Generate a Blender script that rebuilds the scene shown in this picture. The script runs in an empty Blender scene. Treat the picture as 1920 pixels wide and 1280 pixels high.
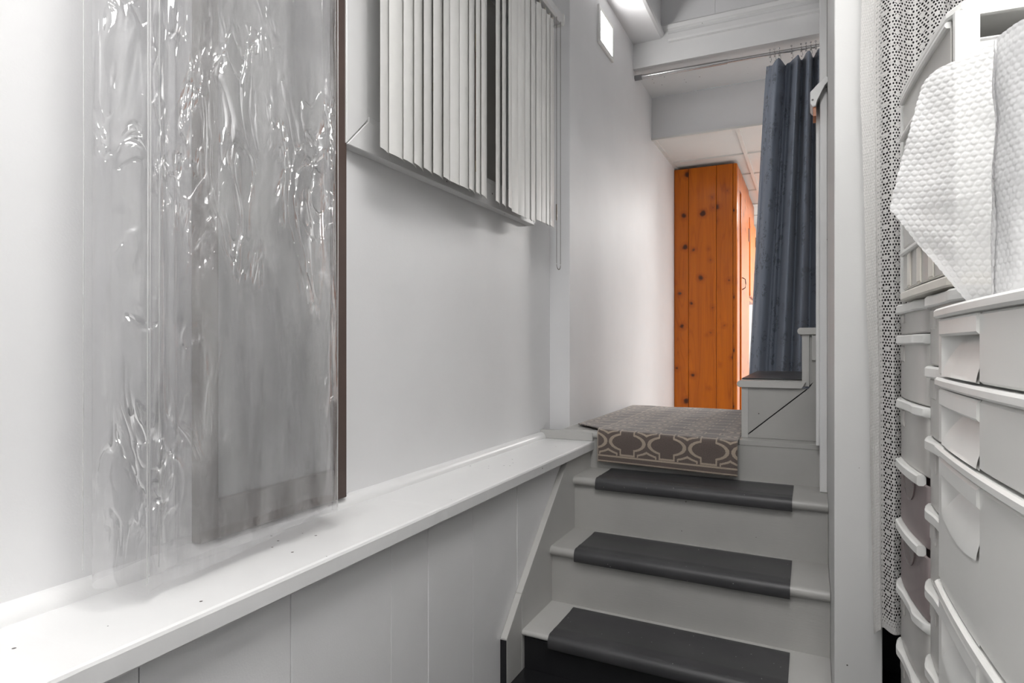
import bpy, bmesh, math, random
from mathutils import Vector, Matrix, noise
random.seed(7)
S = bpy.context.scene
COL = S.collection
R = math.radians

# ---------------------------------------------------------------- camera
CAMZ = 1.093
cd = bpy.data.cameras.new('camera'); cam = bpy.data.objects.new('camera', cd); COL.objects.link(cam)
cd.sensor_width = 36.0; cd.sensor_fit = 'HORIZONTAL'
cd.lens = 1174.0 / 1920.0 * 36.0
cd.shift_y = 8.0 / 1920.0
cd.clip_start = 0.02
cam.location = (0, 0, CAMZ); cam.rotation_euler = (R(90), 0, R(25.5))
S.camera = cam

# ---------------------------------------------------------------- world, exposure
w = bpy.data.worlds.new('world'); S.world = w; w.use_nodes = True
bg = w.node_tree.nodes['Background']; bg.inputs[0].default_value = (.9, .95, 1, 1); bg.inputs[1].default_value = 0.25
S.view_settings.view_transform = 'Standard'; S.view_settings.look = 'None'
S.view_settings.gamma = 1.0; S.view_settings.use_curve_mapping = False
S.view_settings.exposure = 0.29
S.cycles.max_bounces = 7; S.cycles.diffuse_bounces = 4; S.cycles.glossy_bounces = 3; S.cycles.transparent_max_bounces = 16
S.cycles.use_adaptive_sampling = True; S.cycles.adaptive_threshold = 0.15; S.cycles.adaptive_min_samples = 16
S.cycles.caustics_reflective = False; S.cycles.caustics_refractive = False
S.cycles.sample_clamp_indirect = 4.0

# lamp strengths; back and alcove lamps are added (fixtures built further down)
L_ROOM, L_BACK_FILL, L_FAR, L_DEEP, L_ALCOVE_ADDED, L_WALL = 18.5, 17.0, 30.0, 60.0, 9.0, 2.5     # watts

# ---------------------------------------------------------------- node helper
class N:
    """tiny expression builder over Math nodes"""
    def __init__(s, nt, sock): s.nt, s.s = nt, sock
    def _m(s, op, *a):
        n = s.nt.nodes.new('ShaderNodeMath'); n.operation = op
        for i, v in enumerate((s,) + a):
            if isinstance(v, N): s.nt.links.new(v.s, n.inputs[i])
            else: n.inputs[i].default_value = v
        return N(s.nt, n.outputs[0])
    def __add__(s, o): return s._m('ADD', o)
    def __sub__(s, o): return s._m('SUBTRACT', o)
    def __mul__(s, o): return s._m('MULTIPLY', o)
    def __truediv__(s, o): return s._m('DIVIDE', o)
    def abs(s): return s._m('ABSOLUTE')
    def frac(s): return s._m('FRACT')
    def floor(s): return s._m('FLOOR')
    def sqrt(s): return s._m('SQRT')
    def pow(s, o): return s._m('POWER', o)
    def min(s, o): return s._m('MINIMUM', o)
    def max(s, o): return s._m('MAXIMUM', o)
    def lt(s, o): return s._m('LESS_THAN', o)
    def gt(s, o): return s._m('GREATER_THAN', o)
    def mod2(s): return (s * 0.5).frac() * 2.0
    def ramp(s, a, b):
        n = s.nt.nodes.new('ShaderNodeMapRange'); s.nt.links.new(s.s, n.inputs[0])
        n.inputs[1].default_value = a; n.inputs[2].default_value = b
        return N(s.nt, n.outputs[0])

def newmat(name):
    m = bpy.data.materials.new(name); m.use_nodes = True
    nt = m.node_tree; b = nt.nodes['Principled BSDF']
    return m, nt, b
def coord(nt, kind='Object', scale=(1, 1, 1), rnd=False):
    t = nt.nodes.new('ShaderNodeTexCoord'); mp = nt.nodes.new('ShaderNodeMapping')
    mp.inputs['Scale'].default_value = scale
    nt.links.new(t.outputs[kind], mp.inputs[0])
    if rnd:
        oi = nt.nodes.new('ShaderNodeObjectInfo'); k = nt.nodes.new('ShaderNodeVectorMath'); k.operation = 'SCALE'
        k.inputs[0].default_value = (37.0, 19.0, 11.0); nt.links.new(oi.outputs['Random'], k.inputs['Scale'])
        nt.links.new(k.outputs[0], mp.inputs['Location'])
    return mp.outputs[0]
def tex(nt, vec, scale, detail=4, rough=.5, dist=0):
    n = nt.nodes.new('ShaderNodeTexNoise'); nt.links.new(vec, n.inputs['Vector'])
    n.inputs['Scale'].default_value = scale; n.inputs['Detail'].default_value = detail
    n.inputs['Roughness'].default_value = rough; n.inputs['Distortion'].default_value = dist
    return N(nt, n.outputs['Fac'])
def vor(nt, vec, scale, feat='F1', rand=1.0):
    n = nt.nodes.new('ShaderNodeTexVoronoi'); nt.links.new(vec, n.inputs['Vector']); n.feature = feat
    n.inputs['Scale'].default_value = scale; n.inputs['Randomness'].default_value = rand
    return n
def mixc(nt, fac, a, b):
    n = nt.nodes.new('ShaderNodeMix'); n.data_type = 'RGBA'
    if isinstance(fac, N): nt.links.new(fac.s, n.inputs[0])
    else: n.inputs[0].default_value = fac
    for i, v in ((6, a), (7, b)):
        if hasattr(v, 'is_output'): nt.links.new(v, n.inputs[i])
        else: n.inputs[i].default_value = (*v, 1)
    return n.outputs[2]
def bump(nt, h, strength, dist=.002, normal=None):
    n = nt.nodes.new('ShaderNodeBump'); n.inputs['Strength'].default_value = strength; n.inputs['Distance'].default_value = dist
    nt.links.new(h.s, n.inputs['Height'])
    if normal: nt.links.new(normal, n.inputs['Normal'])
    return n.outputs[0]

def paint(name, c, rough=.45, var=.06, orange=.25, specks=0.0, grain=False, speck_c=(.08, .07, .06)):
    m, nt, b = newmat(name)
    v = coord(nt)
    n1 = tex(nt, v, 2.2, 5, .6)
    dark = tuple(x * (1 - var * 2) for x in c); lite = tuple(min(.92, x * (1 + var)) for x in c)
    col = mixc(nt, n1.ramp(.3, .7), dark, lite)
    if specks:
        vo = vor(nt, v, 26)
        d = N(nt, vo.outputs['Distance'])
        big = tex(nt, v, 3.5, 2).gt(.60)
        col = mixc(nt, d.lt(specks) * big, col, speck_c)
    nt.links.new(col, b.inputs['Base Color'])
    b.inputs['Roughness'].default_value = rough
    fine = tex(nt, v, 260, 2)
    nrm = bump(nt, fine, orange, .0006)
    if grain:
        g = tex(nt, coord(nt, scale=(6, 90, 90)), 3, 4)
        nrm = bump(nt, g, .25, .0012, nrm)
    nt.links.new(nrm, b.inputs['Normal'])
    return m
def plain(name, c, rough=.4, metal=0.0, **k):
    m, nt, b = newmat(name)
    v = coord(nt); n1 = tex(nt, v, 12, 3)
    nt.links.new(mixc(nt, n1.ramp(.3, .7), tuple(x * .93 for x in c), c), b.inputs['Base Color'])
    b.inputs['Roughness'].default_value = rough; b.inputs['Metallic'].default_value = metal
    for kk, vv in k.items(): b.inputs[kk].default_value = vv
    return m
def emit(name, c, s):
    m, nt, b = newmat(name)
    b.inputs['Base Color'].default_value = (.9, .9, .9, 1)
    b.inputs['Emission Color'].default_value = (*c, 1); b.inputs['Emission Strength'].default_value = s
    return m

M = {}
M['wall'] = paint('white_wall_paint', (.80, .80, .805), .38, .02, .35)
M['wall_smooth'] = paint('smooth_wall_paint', (.80, .80, .81), .50, .02, .2)
M['trim'] = paint('white_trim_paint', (.80, .80, .80), .33, .03, .2, specks=.10, grain=False)
M['ledge'] = paint('ledge_paint', (.83, .83, .83), .35, .02, .2, specks=.075)
M['grey'] = paint('grey_stair_paint', (.43, .425, .41), .38, .05, .25, specks=.06, grain=True)
M['grey_light'] = paint('pale_grey_paint', (.52, .515, .50), .4, .04, .25, specks=.06, grain=True)
M['black'] = paint('black_floor_paint', (.014, .014, .016), .35, .2, .3, specks=.09, speck_c=(.35, .35, .35))
M['dark'] = plain('shade_dark', (.03, .03, .032), .8)  # shade put into the colour: nook wall, plate behind the step seam
M['ceiling'] = paint('ceiling_paint', (.78, .78, .79), .6, .02, .3)
M['slat'] = plain('vinyl_slat', (.80, .795, .775), .42)
M['rail'] = plain('rail_aluminium', (.72, .72, .72), .3, .3)
M['chain'] = plain('bead_chain', (.16, .14, .12), .35, .5)
M['steel'] = plain('brushed_steel', (.62, .62, .62), .22, 1.0)
M['cap'] = plain('grey_end_cap', (.22, .22, .23), .5)
M['brown'] = paint('dark_brown_wood', (.10, .068, .058), .5, .2, .3, grain=True)
M['recess'] = paint('grey_board', (.58, .57, .55), .6, .06)
M['foam'] = paint('yellowed_foam', (.55, .42, .22), .8, .1, .6)
M['plastic_white'] = plain('white_plastic', (.86, .86, .84), .28)
M['plastic_cream'] = plain('cream_plastic', (.80, .77, .70), .35)
M['tile'] = paint('ceiling_tile', (.80, .79, .77), .8, .02, .8)
M['gridbar'] = plain('ceiling_grid', (.78, .77, .74), .45)
M['lamp_emit'] = emit('lamp_diffuser', (1, .99, .97), 4.0)
M['wall_emit'] = emit('wall_light_diffuser', (1, .99, .98), 6.0)

def rubber():
    m, nt, b = newmat('dark_rubber')
    v = coord(nt)
    vo = vor(nt, v, 34)
    sp = N(nt, vo.outputs['Distance']).lt(.055)
    n1 = tex(nt, v, 5, 4)
    col = mixc(nt, n1.ramp(.3, .7), (.040, .040, .043), (.060, .060, .063))
    col = mixc(nt, sp, col, (.35, .35, .35))
    nt.links.new(col, b.inputs['Base Color'])
    b.inputs['Roughness'].default_value = .42
    nt.links.new(bump(nt, tex(nt, v, 300, 2), .2, .0006), b.inputs['Normal'])
    return m
M['rubber'] = rubber()

def pine():
    m, nt, b = newmat('orange_knotty_pine')
    v = coord(nt, scale=(1, 1, 1), rnd=True)
    vs = coord(nt, scale=(9, 9, .55), rnd=True)
    broad = tex(nt, vs, 1.6, 4, .55, .5)
    rings = (tex(nt, coord(nt, scale=(5, 5, .35), rnd=True), 1.2, 2, .4, .2) * 26.0).frac()
    rings = (rings - .5).abs() * 2.0
    fib = tex(nt, coord(nt, scale=(60, 60, 1.5), rnd=True), 4, 3)
    c = mixc(nt, broad.ramp(.3, .72), (.36, .075, .002), (.60, .150, .003))
    c = mixc(nt, rings.ramp(.0, .35) * .35, c, (.64, .17, .005))
    c = mixc(nt, fib.ramp(.55, .9) * .4, c, (.33, .07, .004))
    sk = nt.nodes.new('ShaderNodeSeparateXYZ'); nt.links.new(coord(nt, rnd=True), sk.inputs[0])
    ck = nt.nodes.new('ShaderNodeCombineXYZ')
    nt.links.new(((N(nt, sk.outputs[0]) + N(nt, sk.outputs[1])) * 5.2).s, ck.inputs[0]); nt.links.new((N(nt, sk.outputs[2]) * 5.0).s, ck.inputs[1])
    kv = vor(nt, ck.outputs[0], 1.0); kv.voronoi_dimensions = '2D'
    kd = N(nt, kv.outputs['Distance'])
    sc = nt.nodes.new('ShaderNodeSeparateColor'); nt.links.new(kv.outputs['Color'], sc.inputs[0])
    kn = kd + (tex(nt, coord(nt, scale=(1, 1, 2), rnd=True), 22, 3) - .5) * .16 + (N(nt, sc.outputs[0]) * -1.0 + 1.0) * .14 - .02
    c = mixc(nt, (kn.ramp(.26, .10)) * .55, c, (.30, .055, .004))
    c = mixc(nt, (kn.ramp(.125, .055)) * .95, c, (.05, .012, .004))
    nt.links.new(c, b.inputs['Base Color'])
    b.inputs['Roughness'].default_value = .28
    b.inputs['Specular IOR Level'].default_value = .35
    nt.links.new(bump(nt, fib, .08, .001), b.inputs['Normal'])
    return m
M['pine'] = pine()
M['pine_dark'] = plain('pine_joint', (.16, .035, .004), .5)

def rug_mat():
    m, nt, b = newmat('trellis_rug')
    t = nt.nodes.new('ShaderNodeTexCoord'); sp = nt.nodes.new('ShaderNodeSeparateXYZ')
    nt.links.new(t.outputs['UV'], sp.inputs[0])
    u = N(nt, sp.outputs[0]); v = N(nt, sp.outputs[1])   # metres: u across, v from the hanging hem upwards
    nz = (tex(nt, coord(nt, 'UV'), 260, 2) - .5) * .10
    PX, PY = .166, .118
    def foil(du, dv):
        x = (((u + du) / PX).frac() - .5) * PX
        y = (((v + dv) / PY).frac() - .5) * PY
        ex = x / .068; ey = y / .034
        e = (ex * ex + ey * ey).sqrt() - 1.0
        bx = (x.abs() / .028).max(y.abs() / .054) - 1.0
        return e.min(bx) + nz, e, bx
    d, e, bx = foil(.105, -.034 + PY / 2 - .059 + .0)
    line = (d - .06).abs().lt(.11)
    line2 = (d - .60).abs().lt(.10)
    pat = line.max(line2)
    # plain hem with two cream stripes
    hem = v.lt(.034)
    st = (v - .029).abs().lt(.0035).max((v - .006).abs().lt(.0030))
    pat = pat * (hem * -1.0 + 1.0)
    pat = pat.max(st)
    side = (u - .013).abs().lt(.003)
    n1 = tex(nt, coord(nt, 'UV'), 420, 2)
    base = mixc(nt, n1.ramp(.3, .7), (.085, .064, .056), (.17, .134, .12))
    cream = mixc(nt, n1.ramp(.3, .7), (.33, .26, .20), (.50, .42, .34))
    nt.links.new(mixc(nt, pat.max(side), base, cream), b.inputs['Base Color'])
    b.inputs['Roughness'].default_value = .95; b.inputs['Sheen Weight'].default_value = .5
    nt.links.new(bump(nt, n1, .6, .003), b.inputs['Normal'])
    return m
M['rug'] = rug_mat()

def satin():
    m, nt, b = newmat('slate_blue_damask')
    v = coord(nt, 'UV', (1, 1, 1))
    vo = vor(nt, coord(nt, 'UV', (17, 11, 1)), 1.0)
    a = tex(nt, v, 34, 2, .5, 1.6).ramp(.50, .54)
    leaf = a * N(nt, vo.outputs['Distance']).lt(.42)
    c = mixc(nt, leaf * .75, (.20, .23, .29), (.085, .096, .122))
    nt.links.new(c, b.inputs['Base Color'])
    nt.links.new((leaf * -.2 + .5).s, b.inputs['Roughness'])
    b.inputs['Sheen Weight'].default_value = .2
    nt.links.new(bump(nt, tex(nt, v, 22, 4, .6), .18, .006), b.inputs['Normal'])
    return m
M['satin'] = satin()

def clear_vinyl():
    m, nt, b = newmat('clear_vinyl')
    nt.nodes.remove(b)
    out = nt.nodes['Material Output']
    v = coord(nt, 'UV')
    tr = nt.nodes.new('ShaderNodeBsdfTransparent'); tr.inputs[0].default_value = (.93, .93, .935, 1)
    gl = nt.nodes.new('ShaderNodeBsdfGlossy'); gl.inputs['Roughness'].default_value = .05; gl.inputs[0].default_value = (1, 1, 1, 1)
    sx = nt.nodes.new('ShaderNodeSeparateXYZ'); nt.links.new(v, sx.inputs[0])
    calm = N(nt, sx.outputs[1]).ramp(.04, .35)
    cr = tex(nt, coord(nt, 'UV', (1, .28, 1)), 7, 4, .5, .9) * calm
    nrm = bump(nt, cr, .16, .012)
    cr2 = tex(nt, coord(nt, 'UV', (1, .45, 1)), 30, 3, .5, 2.0)
    nrm = bump(nt, cr2, .10, .004, nrm)
    # sharp creases and dimples, gathered in patches
    uvs = coord(nt, 'UV', (1, .36, 1))
    mask = tex(nt, uvs, 5.5, 3, .5, .4).ramp(.55, .64) * N(nt, sx.outputs[1]).ramp(.02, .2)
    rid = (tex(nt, coord(nt, 'UV', (1, .36, 1)), 14, 2, .5, 1.6) - .5).abs().ramp(.0, .07)
    nrm = bump(nt, rid * mask, .9, .010, nrm)
    nt.links.new(nrm, gl.inputs['Normal'])
    lw = nt.nodes.new('ShaderNodeLayerWeight'); lw.inputs[0].default_value = .5
    fres = N(nt, lw.outputs['Facing']).pow(5.0) * .9 + .085
    df = nt.nodes.new('ShaderNodeBsdfDiffuse'); df.inputs[0].default_value = (.8, .8, .8, 1)
    m1 = nt.nodes.new('ShaderNodeMixShader'); m2 = nt.nodes.new('ShaderNodeMixShader')
    haze = tex(nt, coord(nt, 'UV', (1, .10, 1)), 14, 5, .6, .6).ramp(.38, .72) * .20 + tex(nt, coord(nt, 'UV', (1, .4, 1)), 5, 4, .6, 1.5).ramp(.45, .75) * .14 + .03
    nt.links.new(haze.s, m1.inputs[0]); nt.links.new(tr.outputs[0], m1.inputs[1]); nt.links.new(df.outputs[0], m1.inputs[2])
    ff = fres + mask * (rid * -1.0 + 1.0) * .35
    nt.links.new(ff.min(.55).s, m2.inputs[0]); nt.links.new(m1.outputs[0], m2.inputs[1]); nt.links.new(gl.outputs[0], m2.inputs[2])
    nt.links.new(m2.outputs[0], out.inputs[0])
    return m
M['vinyl'] = clear_vinyl()

def frosted(name, c, clear=.3, rough=.3, tint=(.9, .9, .9), tlu=.3):
    m, nt, b = newmat(name)
    out = nt.nodes['Material Output']
    b.inputs['Base Color'].default_value = (*c, 1); b.inputs['Roughness'].default_value = rough
    tl = nt.nodes.new('ShaderNodeBsdfTranslucent'); tl.inputs[0].default_value = (*c, 1)
    tr = nt.nodes.new('ShaderNodeBsdfTransparent'); tr.inputs[0].default_value = (*tint, 1)
    ma = nt.nodes.new('ShaderNodeMixShader'); ma.inputs[0].default_value = tlu
    nt.links.new(b.outputs[0], ma.inputs[1]); nt.links.new(tl.outputs[0], ma.inputs[2])
    mb = nt.nodes.new('ShaderNodeMixShader')
    k = tex(nt, coord(nt), 9, 3).ramp(.2, .8) * (clear * .4) + clear * .8
    nt.links.new(k.s, mb.inputs[0])
    nt.links.new(ma.outputs[0], mb.inputs[1]); nt.links.new(tr.outputs[0], mb.inputs[2])
    nt.links.new(mb.outputs[0], out.inputs[0])
    return m
M['frost'] = frosted('frosted_plastic', (.91, .905, .88), .07, .28, tlu=.10)
M['clear'] = frosted('clear_drawer_plastic', (.78, .765, .74), .24, .16, (.93, .92, .91), .15)
M['mauve'] = frosted('mauve_drawer_plastic', (.52, .45, .45), .30, .3, (.9, .85, .85))
M['bubble'] = frosted('bubble_wrap_film', (.90, .90, .905), .24, .12, (.97, .97, .97))
M['bubble_roll'] = frosted('bubble_wrap_film_thick', (.86, .86, .865), .10, .22, (.97, .97, .97))

def lace_mat():
    m, nt, b = newmat('crochet_lace')
    out = nt.nodes['Material Output']
    t = nt.nodes.new('ShaderNodeTexCoord'); sp = nt.nodes.new('ShaderNodeSeparateXYZ')
    nt.links.new(t.outputs['UV'], sp.inputs[0])
    u = N(nt, sp.outputs[0]); v = N(nt, sp.outputs[1])
    p = .0074
    row = (v / p).floor()
    cu = (u / p + row.mod2() * .5).frac() - .5; cv = (v / p).frac() - .5
    hole = (cu * cu * 1.35 + cv * cv).sqrt()
    # flowers: solid hearts on a staggered lattice, a ring of bigger eyes around each
    fx, fy = .0296, .0370
    col_ = (u / fx).floor()
    a = ((u / fx).frac() - .5) * fx; c = ((v / fy + col_.mod2() * .5).frac() - .5) * fy
    rr = (a * a + c * c).sqrt()
    heart = rr.lt(.0062)
    rib = a.abs().gt(.0132)
    radius = rr.ramp(.016, .007) * .12 + .31
    is_hole = (hole - radius).lt(0.0) * (heart * -1.0 + 1.0) * (rib * -1.0 + 1.0)
    open_zone = u.gt(.055) * v.gt(.03)       # close-woven band along the left border and the hem
    small = hole.lt(.17) * (u.lt(.055).max(v.lt(.03))) * v.gt(.012) * u.gt(.008)
    is_hole = (is_hole * open_zone).max(small)
    nz = tex(nt, coord(nt, 'UV'), 500, 2)
    nt.links.new(mixc(nt, nz.ramp(.3, .7), (.60, .59, .575), (.80, .79, .775)), b.inputs['Base Color'])
    b.inputs['Roughness'].default_value = .9
    nt.links.new(bump(nt, hole, .5, .003), b.inputs['Normal'])
    tl = nt.nodes.new('ShaderNodeBsdfTranslucent'); tl.inputs[0].default_value = (.7, .69, .67, 1)
    ma = nt.nodes.new('ShaderNodeMixShader'); ma.inputs[0].default_value = .2
    nt.links.new(b.outputs[0], ma.inputs[1]); nt.links.new(tl.outputs[0], ma.inputs[2])
    tr = nt.nodes.new('ShaderNodeBsdfTransparent')
    mb = nt.nodes.new('ShaderNodeMixShader'); nt.links.new(is_hole.s, mb.inputs[0])
    nt.links.new(ma.outputs[0], mb.inputs[1]); nt.links.new(tr.outputs[0], mb.inputs[2])
    nt.links.new(mb.outputs[0], out.inputs[0])
    return m
M['lace'] = lace_mat()

# ---------------------------------------------------------------- mesh helpers
def new(): return bmesh.new()
def box(bm, x0, x1, y0, y1, z0, z1, bev=0.0, seg=1, rot=0.0, piv=None):
    vs = [bm.verts.new((x, y, z)) for x in (x0, x1) for y in (y0, y1) for z in (z0, z1)]
    f = [(0, 1, 3, 2), (4, 6, 7, 5), (0, 4, 5, 1), (2, 3, 7, 6), (0, 2, 6, 4), (1, 5, 7, 3)]
    fs = [bm.faces.new([vs[i] for i in q]) for q in f]
    if bev:
        es = list({e for q in fs for e in q.edges})
        r = bmesh.ops.bevel(bm, geom=es, offset=bev, segments=seg, profile=.5, affect='EDGES')
        vs = [v for v in r['verts'] if v.is_valid]
    if rot and piv:
        bmesh.ops.rotate(bm, verts=list({v for v in vs}), cent=(*piv, 0), matrix=Matrix.Rotation(rot, 3, 'Z'))
def prism(bm, poly, axis, a0, a1):
    """extrude a 2-D polygon: axis x -> poly in (y,z); y -> (x,z); z -> (x,y)"""
    def P(p, a):
        return {'x': (a, p[0], p[1]), 'y': (p[0], a, p[1]), 'z': (p[0], p[1], a)}[axis]
    A = [bm.verts.new(P(p, a0)) for p in poly]; B = [bm.verts.new(P(p, a1)) for p in poly]
    n = len(poly)
    bm.faces.new(A); bm.faces.new(B[::-1])
    for i in range(n): bm.faces.new((A[i], B[i], B[(i + 1) % n], A[(i + 1) % n]))
def tube(bm, pts, r, seg=10, caps=True):
    pts = [Vector(p) for p in pts]; rings = []
    up0 = None
    for i, p in enumerate(pts):
        t = (pts[min(i + 1, len(pts) - 1)] - pts[max(i - 1, 0)]).normalized()
        up = Vector((0, 0, 1)) if abs(t.z) < .9 else Vector((1, 0, 0))
        a = t.cross(up).normalized(); b_ = t.cross(a).normalized()
        rr = r[i] if isinstance(r, (list, tuple)) else r
        rings.append([bm.verts.new(p + (a * math.cos(k * 2 * math.pi / seg) + b_ * math.sin(k * 2 * math.pi / seg)) * rr) for k in range(seg)])
    for A, B in zip(rings, rings[1:]):
        for k in range(seg): bm.faces.new((A[k], A[(k + 1) % seg], B[(k + 1) % seg], B[k]))
    if caps: bm.faces.new(rings[0][::-1]); bm.faces.new(rings[-1])
def grid(bm, nu, nv, fn, uvfn=None):
    g = [[bm.verts.new(fn(i / nu, j / nv)) for j in range(nv + 1)] for i in range(nu + 1)]
    uvl = bm.loops.layers.uv.verify() if uvfn else None
    for i in range(nu):
        for j in range(nv):
            f = bm.faces.new((g[i][j], g[i + 1][j], g[i + 1][j + 1], g[i][j + 1]))
            if uvfn:
                for l, (a, b_) in zip(f.loops, ((i, j), (i + 1, j), (i + 1, j + 1), (i, j + 1))):
                    l[uvl].uv = uvfn(a / nu, b_ / nv)
def obj(name, bm, mat, parent=None, smooth=False, recalc=True):
    if recalc: bmesh.ops.recalc_face_normals(bm, faces=bm.faces)
    me = bpy.data.meshes.new(name); bm.to_mesh(me); bm.free()
    me.materials.append(M[mat] if isinstance(mat, str) else mat)
    if smooth:
        me.polygons.foreach_set('use_smooth', [True] * len(me.polygons))
        if smooth == 'auto':
            me.set_sharp_from_angle(angle=R(40))
    o = bpy.data.objects.new(name, me); COL.objects.link(o)
    if parent:
        o.parent = parent; o.matrix_parent_inverse = Matrix.Translation(-world_off(parent))
    return o
_off = {}
def world_off(p): return _off.get(p.name, Vector((0, 0, 0)))
def tag(o, label, cat=None, group=None, kind=None):
    o['label'] = label
    if cat: o['category'] = cat
    if group: o['group'] = group
    if kind: o['kind'] = kind
    return o
def thing(name, label, cat, loc=(0, 0, 0), group=None):
    o = bpy.data.objects.new(name, None); COL.objects.link(o); o.location = loc
    o.empty_display_size = .1
    _off[o.name] = Vector(loc)
    return tag(o, label, cat, group)
def struct(name, bm, mat, label, smooth=False):
    return tag(obj(name, bm, mat, None, smooth), label, kind='structure')
def sbox(name, mat, label, *a, **k):
    bm = new(); box(bm, *a, **k); return struct(name, bm, mat, label)
def pbox(name, mat, parent, *a, **k):
    bm = new(); box(bm, *a, **k); return obj(name, bm, mat, parent)

# ---------------------------------------------------------------- the setting
WX = -1.109      # plane of the left wall above the ledge
W2 = -1.010      # plane of the corridor wall
LZ = .675        # top of ledge
LAND = .718      # landing floor
TOPZ = 3.6

sbox('floor', 'black', 'black painted floor in front of the stairs', WX, .70, -2.6, 2.7, -.05, 0)
sbox('floor_landing', 'grey', 'grey painted landing at the top of the four steps', W2, .20, 2.665, 3.80, 0, LAND)
sbox('floor_far', 'grey', 'lower floor of the room beyond the landing', W2, 2.4, 3.80, 8.1, -.05, 0)

# left wall with the window opening
bm = new()
WY0, WY1, WZ0, WZ1 = 1.36, 2.42, 1.69, 2.50
X0 = WX - .14
box(bm, X0, WX, -2.6, WY0, .0, TOPZ); box(bm, X0, WX, WY1, 2.74, .0, TOPZ)
box(bm, X0, WX, WY0, WY1, .0, WZ0); box(bm, X0, WX, WY0, WY1, WZ1, TOPZ)
struct('wall_left', bm, 'wall', 'white painted left wall above the ledge')
sbox('wall_corridor', 'wall_smooth', 'glossy white corridor wall left of the landing', X0, W2, 2.74, 8.1, 0, TOPZ)

# lower wall: boards below the ledge
lower = thing('wall_lower', 'white board wall below the ledge', None, (-.92, 0, 0)); lower['kind'] = 'structure'
seams = [-2.6, -1.2, -.4, .15, .602, .902, 1.221, 1.38, 1.62, 1.929, 2.70]
for a, b_ in zip(seams, seams[1:]):
    bm = new(); box(bm, -.925, -.900 + random.uniform(-.0012, .0012), a + .0007, b_ - .0007, 0, .636, .0015)
    obj('board', bm, 'wall', lower)
bm = new(); box(bm, -.926, -.9245, -2.6, 2.7, 0, .636); obj('backing', bm, 'recess', lower)

# ledge with a slightly worn front edge
led = thing('trim_1', 'white painted ledge running along the left wall', None, (-.98, 0, LZ)); led['kind'] = 'structure'
bm = new()
ny = 260
prof = [(WX, LZ), (-.866, LZ), (-.861, LZ - .002), (-.859, LZ - .007), (-.860, LZ - .036), (-.864, LZ - .040), (WX, LZ - .040)]
rows = []
for i in range(ny + 1):
    y = -2.6 + (2.665 + 2.6) * i / ny
    chip = max(0, noise.noise(Vector((y * 9, 3.1, 0))) - .28) * .012 + abs(noise.noise(Vector((y * 30, 0, 1)))) * .0012
    rows.append([bm.verts.new((x - (chip if 0 < k < 5 else 0), y, z - (chip * .6 if k in (1, 2) else 0))) for k, (x, z) in enumerate(prof)])
for A, B in zip(rows, rows[1:]):
    for k in range(len(prof)): bm.faces.new((A[k], A[(k + 1) % 7], B[(k + 1) % 7], B[k]))
bm.faces.new(rows[0]); bm.faces.new(rows[-1][::-1])
obj('ledge_board', bm, 'ledge', led)
bm = new()
q = [(WX, LZ)] + [(WX + .027 * math.cos(t), LZ + .027 * math.sin(t)) for t in [k * math.pi / 16 for k in range(9)]]
prism(bm, q, 'y', -2.6, 2.66)
obj('quarter_round', bm, 'ledge', led, 'auto')

# wall panel seam strip between brown panel and window casing
bm = new(); box(bm, WX, WX + .004, 1.279, 1.312, LZ + .027, 1.60, .001)
struct('trim_2', bm, 'wall', 'thin vertical strip beside the brown framed panel')

# return strip and nosing edge where the ledge meets the landing
sbox('trim_3', 'grey_light', 'pale edge board between ledge and landing', WX, -.862, 2.625, 2.66, LZ, LAND - .006, bev=.002)

# partition at the right of the stairs, with casing
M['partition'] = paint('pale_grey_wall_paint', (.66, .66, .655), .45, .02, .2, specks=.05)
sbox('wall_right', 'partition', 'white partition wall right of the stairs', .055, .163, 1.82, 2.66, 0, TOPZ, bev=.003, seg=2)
sbox('wall_side', 'wall', 'right wall behind the drawer towers', .66, .72, -2.6, 2.66, 0, TOPZ)
sbox('wall_nook', 'dark', 'back wall of the nook behind the lace curtain, darkened for shade', .163, .66, 2.45, 2.52, 0, TOPZ)  # the nook's shade is put into the wall colour
sbox('wall_back', 'wall', 'white wall behind the viewer', WX, .70, -2.7, -2.6, 0, TOPZ)
sbox('ceiling', 'ceiling', 'white ceiling over the stair foot', WX, .66, -2.6, 2.2, 2.78, 2.86)
sbox('wall_header', 'ceiling', 'header above the stair foot', WX, .66, 2.2, 2.28, 2.78, TOPZ)
sbox('ceiling_stairwell', 'ceiling', 'raised ceiling above the stairs', WX, 2.2, 2.28, 3.93, TOPZ, TOPZ + .05)
bm = new()
prism(bm, [(WX, 2.99), (-.836, 2.99), (-.822, 2.999), (-.816, 3.012), (-.816, 3.03), (-.828, 3.04), (-.836, 3.06), (-.836, TOPZ), (WX, TOPZ)], 'y', 2.28, 3.89)
struct('ceiling_soffit', bm, 'ceiling', 'boxed white soffit along the top of the corridor wall')
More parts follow.
